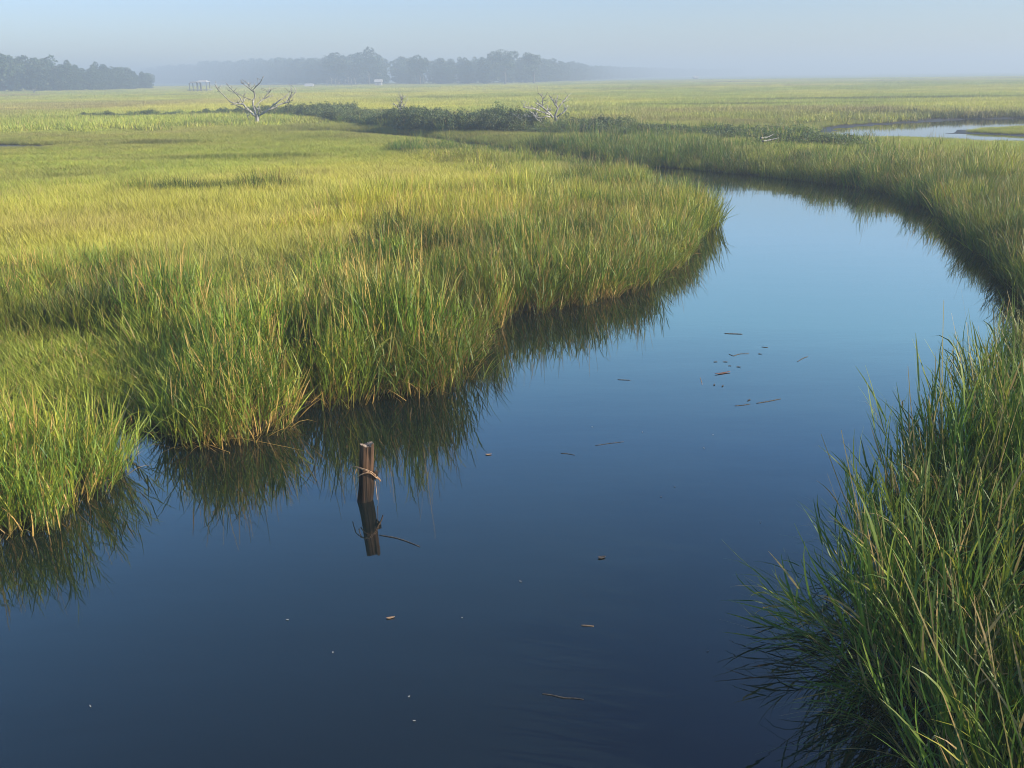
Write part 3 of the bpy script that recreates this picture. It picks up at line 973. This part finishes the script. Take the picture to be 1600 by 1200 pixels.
v, f = tube(smooth_path([Z5(440, 470, 0.0), Z5(470, 445, -0.01), Z5(478, 425, -0.01), Z5(470, 415, 0)], 3), [0.03, 0.03, .03, .026, .026, .022, .02, .017, .012, .008][:10], 8, 0.3)
link_mesh('knot', v, f, M_POST, proot, True, loc=tuple(proot.location))
lst = []
fr = -0.085
for path in ([(250, 447), (258, 408), (268, 380), (300, 378), (345, 388), (400, 405), (450, 430), (490, 470), (520, 500)],
             [(285, 372), (340, 392), (410, 418), (455, 452), (500, 485), (518, 503)],
             [(318, 465), (350, 445), (400, 430), (440, 440), (480, 475)],
             [(440, 425), (475, 450), (515, 490)],
             [(300, 440), (308, 400), (315, 385)]):
    sp = smooth_path([Z5(a, b, fr + 0.09 * (abs(a - 385) / 120) ** 2) for a, b in path], 4)
    lst.append(tube(sp, [0.0042] * len(sp), 5, 0.3))
v, f = catm(lst)
link_mesh('dry_vine', v, f, M_STRAW, proot, True, loc=tuple(proot.location))
sp = smooth_path([Z5(470, 500, -.05), Z5(478, 560, -.055), Z5(484, 620, -.06), (Z5(487, 660, -.07))], 4)
v, f = tube(sp, [0.003] * len(sp), 5)
link_mesh('hanging_fibre', v, f, M_STRAW, proot, True, loc=tuple(proot.location))
tag(proot, 'short weathered wooden post wrapped with dry vine, standing in the creek', 'post')


# ------------------------------------------------------------------ floating bits
def twig(name, label, path, rad, mat, group=None, cat_='twig', z=0.002):
    ps_ = [P(a, b, z) for a, b in path]
    sp = smooth_path(ps_, 4)
    n_ = len(sp)
    loc = tuple(sp[n_ // 2])
    v, f = tube(sp, [rad * 0.72 * (0.5 + 0.5 * math.sin(math.pi * (0.15 + 0.75 * i / (n_ - 1)))) for i in range(n_)], 6, 0.3)
    o = link_mesh(name, v, f, mat, None, True, loc=loc)
    tag(o, label, cat_, group)
    return o


twig('floating_twig', 'thin bent twig floating just right of the wooden post', [(593, 836), (617, 840), (636, 846), (656, 854)], .007, M_DARKTWIG)
twig('floating_twig', 'forked dark twig floating at the bottom centre of the creek', [(847, 1084), (862, 1086), (880, 1090), (898, 1091), (912, 1093)], .006, M_DARKTWIG)
twig('floating_straw', 'dark reed straw floating crosswise, farthest of the drifting straws', [(1132, 521), (1146, 521.5), (1160, 522)], .010, M_DARKTWIG, cat_='straw')
twig('floating_straw', 'longest straw floating slantwise below the drifting litter', [(1182, 630), (1200, 627), (1220, 623)], .006, M_DARKTWIG, cat_='straw')
twig('floating_straw', 'faint straw floating end to end with the longest one', [(1148, 634), (1160, 633), (1172, 631)], .005, M_DARKTWIG, cat_='straw')
twig('floating_straw', 'thin curved straw above the russet leaf', [(1139, 553), (1146, 556), (1155, 553), (1170, 552.5)], .006, M_DARKTWIG, cat_='straw')
twig('floating_straw', 'short straw right of the curved one on the water', [(1190, 542), (1200, 543)], .006, M_DARKTWIG, cat_='straw')
twig('floating_straw', 'small slanting straw afloat toward the right bank', [(1246, 565), (1254, 560), (1262, 557)], .006, M_DARKTWIG, cat_='straw')
twig('floating_straw', 'upright looking straw sprig left of the russet leaf', [(1094, 590), (1096, 596), (1097, 601)], .005, M_STRAW, cat_='straw')
twig('floating_straw', 'straw lying alone in the middle of the channel', [(965, 593), (975, 593.5), (985, 594)], .006, M_DARKTWIG, cat_='straw')
twig('floating_straw', 'small bright topped stick, alone below the channel centre', [(908, 977), (918, 977.5), (928, 978.5)], .007, M_STRAW, cat_='straw')
twig('floating_straw', 'straw floating left of centre channel below the promontory', [(876, 708), (888, 709), (898, 711)], .004, M_DARKTWIG, cat_='straw')
twig('floating_straw', 'long faint straw below centre channel', [(930, 696), (950, 693), (975, 690)], .003, M_DARKTWIG, cat_='straw')


def leaf(name, label, px, py, L, W, az, mat, group=None, cat_='leaf', curl=0.25):
    c0 = P(px, py, 0.004)
    V = []; nx, ny = 7, 4
    for i in range(nx + 1):
        t = i / nx - 0.5
        w = W * max(0.08, (1 - (2 * t) ** 2)) ** 0.7
        for j in range(ny + 1):
            s_ = j / ny - 0.5
            lx = t * L; ly = s_ * w + 0.12 * W * math.sin(t * 5)
            z = 0.002 + curl * W * ((2 * t) ** 2 * 0.6 + (2 * s_) ** 2 * 0.3)
            V.append((c0[0] + lx * math.cos(az) - ly * math.sin(az), c0[1] + lx * math.sin(az) + ly * math.cos(az), 0.003 + z))
    Fq = [(i * (ny + 1) + j, (i + 1) * (ny + 1) + j, (i + 1) * (ny + 1) + j + 1, i * (ny + 1) + j + 1) for i in range(nx) for j in range(ny)]
    o = link_mesh(name, V, Fq, mat, None, True, loc=(c0[0], c0[1], 0))
    so = o.modifiers.new('thick', 'SOLIDIFY'); so.thickness = 0.002
    tag(o, label, cat_, group)
    return o


leaf('floating_leaf', 'reddish brown leaf floating amid straws, right half of the creek', 1129, 583, .22, .04, 0.35, M_RUST)
leaf('floating_leaf', 'dark curled leaf afloat alone right of bottom centre', 940, 871, .06, .035, 0.1, M_DARKTWIG)
leaf('floating_leaf', 'pale leaf afloat right of the grass reflection in mid creek', 763, 710, .06, .025, 0.0, M_STRAW)
leaf('floating_leaf', 'buff leaf floating below the wooden post', 610, 965, .06, .02, 0.2, M_STRAW)
for (px, py) in [(1140, 571), (1133, 565), (1154, 573), (1116, 601), (1129, 603), (1170, 625), (1118, 565), (1188, 553)]:
    leaf('floating_litter', 'small dark scrap of plant litter drifting near the russet leaf', px, py, rng.uniform(.04, .07), .018, rng.uniform(0, 3), M_DARKTWIG, 'plant scraps around the russet leaf', 'plant litter')
for (px, py) in [(449, 968), (520, 1019), (722, 965), (639, 1088), (647, 1126), (141, 1103), (813, 908), (1188, 816), (1106, 1017), (1054, 760), (1100, 700), (1114, 679), (1004, 675), (925, 667), (1033, 776)]:
    leaf('floating_fleck', 'tiny pale fleck floating on the dark open water', px, py, rng.uniform(.010, .022), .007, rng.uniform(0, 3), M_PALE, 'pale flecks scattered over the creek', 'fleck')

# ------------------------------------------------------------------ leaning sprays at the right bank


def spray(name, label, roots, n, az_mid, az_sp, Lr, e, dr, mat, cat_='grass clump', w=0.009, deadf=0.1):
    parts = []
    for (px, py, zb) in roots:
        c0 = P(px, py, zb)
        b = np.stack([c0[0] + U(-.07, .07, n), c0[1] + U(-.07, .07, n), np.full(n, zb - 0.05)], 1)
        az = az_mid + rng.normal(0, az_sp, n)
        parts.append(strips(b, az, U(*Lr, n), np.full(n, w) * U(.7, 1.2, n), R(1) * U(*e, n), R(1) * U(*dr, n), 8, U(0, .8, n), (U(0, 1, n) < deadf).astype(float), 1.0))
    V, Fq, A_ = cat(parts)
    V[:, 2] = np.where(V[:, 2] < 0.012, 0.012 + (V[:, 2] < -0.06) * (-0.2), V[:, 2])
    o = link_mesh(name, V, Fq, mat, attrs=A_, loc=tuple(P(*roots[0][:2], 0)))
    tag(o, label, cat_)


bt = [culm_tuft(nc=5, rad=0.06, H=1.0, wleaf=0.012, seed_frac=0, dead_frac=0.0, spread=0.12) for _ in range(5)]
rows = []
for (px, py, n_, az_, t0, t1, h0, h1) in ((1330, 1000, 3, 165, 60, 80, .75, .95), (1325, 1035, 2, 185, 66, 84, .65, .85), (1385, 1075, 2, 195, 62, 80, .6, .8), (1320, 960, 1, 150, 50, 75, .6, .8)):
    c0 = P(px, py, 0.03)
    for k_ in range(n_):
        rows.append((c0[0] + rng.uniform(-.08, .08), c0[1] + rng.uniform(-.08, .08), 0.03, 0.9, rng.uniform(h0, h1), R(az_ + rng.uniform(-28, 28)), R(rng.uniform(t0, t1))))
merged_tufts(rows, bt, 'grass_tussock', M_GRASS_R, 'dark bent tussock drooping over the water at the bottom right', 'grass clump', tuple(P(1365, 1000, 0)))
spray('grass_sprig', 'small leaning sprig over the water left of the tall right bank grass', [(1345, 905, .05), (1350, 870, .05)], 9, R(165), 0.35, (.45, .75), (45, 65), (20, 95), M_GRASS_R)
spray('grass_sprig', 'leaning reed blades lying low over water at the very bottom right', [(1450, 1190, .05), (1420, 1140, .05)], 12, R(175), 0.5, (.5, 1.0), (25, 60), (30, 85), M_GRASS_R)
spray('grass_sprig', 'little fan of bent blades at the tip of the left bank, beside open water', [(752, 598, .0), (765, 600, .0)], 12, R(10), 0.9, (.3, .6), (40, 80), (10, 60), M_GRASS)
spray('grass_sprig', 'yellow dry blades bent flat over the water beside the gully mouth', [(290, 694, .02), (320, 692, .02), (400, 684, .02)], 10, R(-30), 1.4, (.35, .7), (10, 40), (10, 60), M_GRASS, deadf=0.5)

# ------------------------------------------------------------------ far woods
tree_vars = []
for k in range(8):
    hw = rng.uniform(0.75, 1.0)
    v, f, a = leaf_blob(1500, 4.6 * hw, 4.6, 6.9, 0.42, 40, 12)
    v2, f2, a2 = leaf_blob(500, 3.6, 2.2, 2.6, 0.40, 40, 8)
    tree_vars.append(cat([(v, f, a), (v2, f2, a2)]))
tree_c = variants('woodland_tree', tree_vars, M_LEAFMAT)


def wood(name, label, line_, dep, dens, cat_='woods'):
    X = []; Y = []; S = []
    for i in range(len(line_) - 1):
        (px0, D0, h0), (px1, D1, h1) = line_[i], line_[i + 1]
        p0 = np.array([(px0 - 800) / F * D0, D0]); p1 = np.array([(px1 - 800) / F * D1, D1])
        L = np.linalg.norm(p1 - p0)
        n = max(4, int(L * dens))
        t = rng.uniform(0, 1, n)
        X.append(p0[0] + (p1 - p0)[0] * t); Y.append(p0[1] + (p1 - p0)[1] * t + rng.uniform(0, dep, n))
        S.append((h0 + (h1 - h0) * t) * rng.uniform(0.80, 1.08, n))
    X = np.concatenate(X); Y = np.concatenate(Y); S = np.concatenate(S)
    n = len(X)
    rot = np.stack([np.zeros(n), np.zeros(n), rng.uniform(0, 6.28, n)], 1)
    scl = np.stack([S / 11.5 * rng.uniform(.85, 1.15, n)] * 2 + [S / 11.5], 1)
    t = np.stack([np.zeros(n), np.zeros(n), rng.uniform(-.2, .2, n)], 1)
    return scatter_obj(name, X, Y, np.full(n, 0.1), scl, rot, rng.integers(0, 8, n), t, tree_c, label, cat_)


wood('woodland', 'nearer dark wood fading in fog at the far left', [(-250, 290, 12.5), (-60, 290, 12), (40, 295, 12), (100, 305, 9.6), (160, 320, 8.3), (215, 350, 6.5)], 40, 1.0)
wood('woodland', 'long foggy blue wood on the horizon from left to centre', [(150, 1150, 15), (250, 1200, 17), (340, 950, 19), (430, 700, 17), (500, 540, 15), (580, 440, 13.5), (660, 420, 11.5), (720, 410, 11), (760, 400, 12), (830, 420, 12), (870, 480, 11), (910, 600, 10), (960, 850, 10), (1030, 1250, 11), (1150, 1700, 11)], 60, 0.6)


def big_tree(label, px, D, h, wscale, seed):
    global rng
    root = empty('tree', ((px - 800) / F * D, D, 0.1))
    v, f, a = leaf_blob(1800, h * 0.36 * wscale, h * 0.34, h * 0.66, 0.42, 40, 14)
    v += np.array(root.location)
    link_mesh('crown', v, f, M_LEAFMAT, root, attrs=a, loc=tuple(root.location))
    b = np.array(root.location)
    lst = [tube([b + (0, 0, -.2), b + (0.2, 0, h * .25), b + (0, 0, h * .6)], [.45, .35, .2], 8)]
    for k in range(5):
        an = k * 1.3 + seed
        e_ = b + np.array([math.cos(an) * h * .22, math.sin(an) * h * .22, h * (.6 + .05 * k)])
        lst.append(tube([b + (0.1, 0, h * (.25 + .05 * k)), (b + (0, 0, h * .4) + e_) / 2, e_], [.2, .14, .06], 6))
    v, f = catm(lst)
    link_mesh('trunk', v, f, M_BARK, root, True, loc=tuple(root.location))
    tag(root, label, 'tree', 'trees standing out of the far woods')


big_tree('tree with the highest domed crown of the far left wood', 36, 284, 13.3, 1.2, 1)
big_tree('rounded tree crown rising above the foggy wood left of centre', 545, 440, 15.5, 1.0, 2)
big_tree('broad round crown, tallest above the foggy wood near its middle', 592, 430, 15.5, 1.1, 3)
big_tree('broad dark dome of the tallest tree at the right part of the foggy wood', 795, 392, 14.2, 1.5, 4)
big_tree('tree of medium height right beside the tallest dome at the right', 838, 402, 12.4, 1.2, 5)
big_tree('low rounded tree between the two high parts of the foggy wood', 668, 405, 12.0, 1.2, 6)


def pale_stem(px, D, h, label, grp):
    b = np.array([(px - 800) / F * D, D, 0.0])
    ln = random.uniform(-.12, .12)
    lst = [tube([b, b + (ln * h * .4, 0, h * .5), b + (ln * h, 0, h)], [.20, .16, .07], 6)]
    for k in range(3):
        s_ = b + (ln * h * (.5 + .12 * k), 0, h * (.5 + .14 * k))
        e_ = s_ + np.array([random.uniform(-1, 1), random.uniform(-1, 1), random.uniform(.5, 1.3)])
        lst.append(tube([s_, (s_ + e_) / 2 + np.array([0, 0, -.05]), e_], [.08, .06, .03], 5))
    v, f = catm(lst)
    o = link_mesh('bare_trunk', v, f, M_SNAG, None, True, loc=tuple(b))
    tag(o, label, 'bare tree', grp)


for px in (530, 537, 543, 548, 556, 562, 567, 572):
    pale_stem(px, 385, random.uniform(2.5, 4.6), 'pale bare trunk in the row at the edge of the foggy wood', 'pale trunks in a row at the wood edge')
for px in (15, 31, 92):
    pale_stem(px, 270, random.uniform(1.6, 2.4), 'pale bare trunk at the foot of the far left wood', 'pale trunks below the left wood')
pale_stem(675, 380, 4.6, 'lone pale bare trunk standing right of the row, before the foggy wood', None)


def box(x0, x1, y0, y1, z0, z1):
    v = [(x, y, z) for z in (z0, z1) for y in (y0, y1) for x in (x0, x1)]
    return v, [(0, 2, 3, 1), (4, 5, 7, 6), (0, 1, 5, 4), (2, 6, 7, 3), (0, 4, 6, 2), (1, 3, 7, 5)]


def shelter(px, D, w, zr, label, name='dock_shelter', roofc=M_HUT):
    b = np.array([(px - 800) / F * D, D, 0.0])
    root = empty(name, tuple(b))
    X, Y = b[0], b[1]
    for sx in (-1, 1):
        for sy in (0, 1):
            v, f = box(X + sx * w * .42 - .1, X + sx * w * .42 + .1, Y + sy * 3 - .1, Y + sy * 3 + .1, -.3, zr)
            link_mesh('pillar', v, f, M_DECK, root, loc=tuple(b))
    v, f = box(X - w * .7, X + w * .6, Y - .3, Y + 3.3, .9, 1.1)
    link_mesh('deck', v, f, M_DECK, root, loc=tuple(b))
    # hipped roof
    e = zr
    v = [(X - w / 2, Y - .4, e + .003), (X + w / 2, Y - .4, e + .003), (X + w / 2, Y + 3.4, e + .003), (X - w / 2, Y + 3.4, e + .003), (X - w * .28, Y + 1.5, e + w * .16), (X + w * .28, Y + 1.5, e + w * .16)]
    f = [(0, 1, 5, 4), (1, 2, 5), (2, 3, 4, 5), (3, 0, 4), (3, 2, 1, 0)]
    link_mesh('roof', v, f, roofc, root, loc=tuple(b))
    tag(root, label, 'dock')


shelter(343, 265, 3.0, 3.0, 'pale roofed dock shelter beyond the large dead tree')
shelter(331, 268, 2.6, 2.75, 'lower grey roofed dock beside the pale roofed shelter', roofc=M_DECK)


def hut(px, D, w, h, label):
    b = np.array([(px - 800) / F * D, D, 0.0])
    root = empty('hut', tuple(b)); X, Y = b[0], b[1]
    v, f = box(X - w / 2, X + w / 2, Y, Y + 3, -.2, h)
    link_mesh('wall', v, f, M_HUT, root, loc=tuple(b))
    o = .25
    v = [(X - w / 2 - o, Y - o, h + .003), (X + w / 2 + o, Y - o, h + .003), (X + w / 2 + o, Y + 3 + o, h + .003), (X - w / 2 - o, Y + 3 + o, h + .003), (X - w / 2 - o, Y + 1.5, h + 1.0), (X + w / 2 + o, Y + 1.5, h + 1.0)]
    link_mesh('roof', v, [(0, 1, 5, 4), (1, 2, 5), (2, 3, 4, 5), (3, 0, 4), (3, 2, 1, 0)], M_HUT, root, loc=tuple(b))
    v, f = box(X - .45, X + .45, Y - .03, Y + .02, 0, min(1.7, h - .1))
    link_mesh('door', v, f, M_DECK, root, loc=tuple(b))
    tag(root, label, 'hut')


hut(606, 372, 2.4, 2.0, 'small pale hut at the wood edge right of the bare trunk row')
hut(502, 372, 2.6, 0.8, 'low pale hut at the wood edge right of the large dead tree')
hut(1080, 520, 2.2, 1.6, 'tiny lone pale hut on the foggy horizon right of centre')

# ------------------------------------------------------------------ haze
hz_s = 2650
v, f = box(-hz_s, hz_s, -hz_s, hz_s, -2.0, 19.0)
haze_m, nt, out = new_mat('fog')
pv = N(nt, 'ShaderNodeVolumePrincipled')
pv.inputs['Color'].default_value = (0.60, 0.67, 0.74, 1)
pv.inputs['Density'].default_value = 0.0026
pv.inputs['Anisotropy'].default_value = 0.1
nt.links.new(pv.outputs[0], out.inputs['Volume'])
hz = link_mesh('haze', v, f, haze_m)
tag(hz, kind='stuff', label='pale blue fog thickening toward the horizon', cat='haze')

# ------------------------------------------------------------------ light
SUN_EL = 27; SUN_AZ = 110       # azimuth clockwise from the view direction
w = bpy.data.worlds.new('World'); SC.world = w; w.use_nodes = True
nt = w.node_tree
bg = nt.nodes['Background']
sky = nt.nodes.new('ShaderNodeTexSky'); sky.sky_type = 'NISHITA'; sky.sun_disc = False
sky.sun_elevation = R(SUN_EL); sky.sun_rotation = R(SUN_AZ)
sky.altitude = 0; sky.air_density = 1.0; sky.dust_density = 0.3; sky.ozone_density = 4.0
_sm = nt.nodes.new('ShaderNodeMix'); _sm.data_type = 'RGBA'; _sm.blend_type = 'MULTIPLY'; _sm.inputs[0].default_value = 1.0
_tc = nt.nodes.new('ShaderNodeTexCoord'); _sp = nt.nodes.new('ShaderNodeSeparateXYZ'); nt.links.new(_tc.outputs['Generated'], _sp.inputs[0])
_cr = nt.nodes.new('ShaderNodeValToRGB'); nt.links.new(_sp.outputs[2], _cr.inputs[0])
SKY = [(0.0, (.66, .66, .72)), (4, (.76, .75, .87)), (6, (1.22, 1.25, 1.3)), (9, (1.85, 1.95, 1.9)), (14, (2.2, 2.7, 2.35)), (21, (1.35, 1.85, 2.0)), (29, (.88, 1.2, 1.3)), (38, (.48, .60, .76)), (60, (.5, .55, .7))]
while len(_cr.color_ramp.elements) < len(SKY): _cr.color_ramp.elements.new(0.5)
for _e, (_a, _c3) in zip(_cr.color_ramp.elements, SKY):
    _e.position = math.sin(R(_a)); _e.color = tuple(v_ / 3 for v_ in _c3) + (1,)
_vm = nt.nodes.new('ShaderNodeVectorMath'); _vm.operation = 'SCALE'; _vm.inputs['Scale'].default_value = 3.0
nt.links.new(_cr.outputs[0], _vm.inputs[0]); nt.links.new(_vm.outputs[0], _sm.inputs[7])
nt.links.new(sky.outputs[0], _sm.inputs[6]); nt.links.new(_sm.outputs[2], bg.inputs[0])
bg.inputs[1].default_value = 0.10
sd = bpy.data.lights.new('sun', 'SUN'); sd.energy = 5.0; sd.angle = R(0.5); sd.color = (1.0, 0.90, 0.74)
so = bpy.data.objects.new('sun', sd); COL.objects.link(so)
sdir = Vector((math.sin(R(SUN_AZ)) * math.cos(R(SUN_EL)), math.cos(R(SUN_AZ)) * math.cos(R(SUN_EL)), math.sin(R(SUN_EL))))
so.rotation_euler = sdir.to_track_quat('Z', 'Y').to_euler()
so.location = (30, 0, 40)

SC.view_settings.view_transform = 'Standard'
SC.view_settings.look = 'None'
SC.view_settings.gamma = 1.0
SC.view_settings.exposure = 0.92
cy_ = SC.cycles
cy_.filter_width = 1.0
cy_.max_bounces = 6
cy_.diffuse_bounces = 2
cy_.glossy_bounces = 3
cy_.transmission_bounces = 3
cy_.volume_bounces = 0
cy_.use_denoising = True
try:
    cy_.denoiser = 'OPENIMAGEDENOISE'
except Exception:
    pass
cy_.sample_clamp_indirect = 6
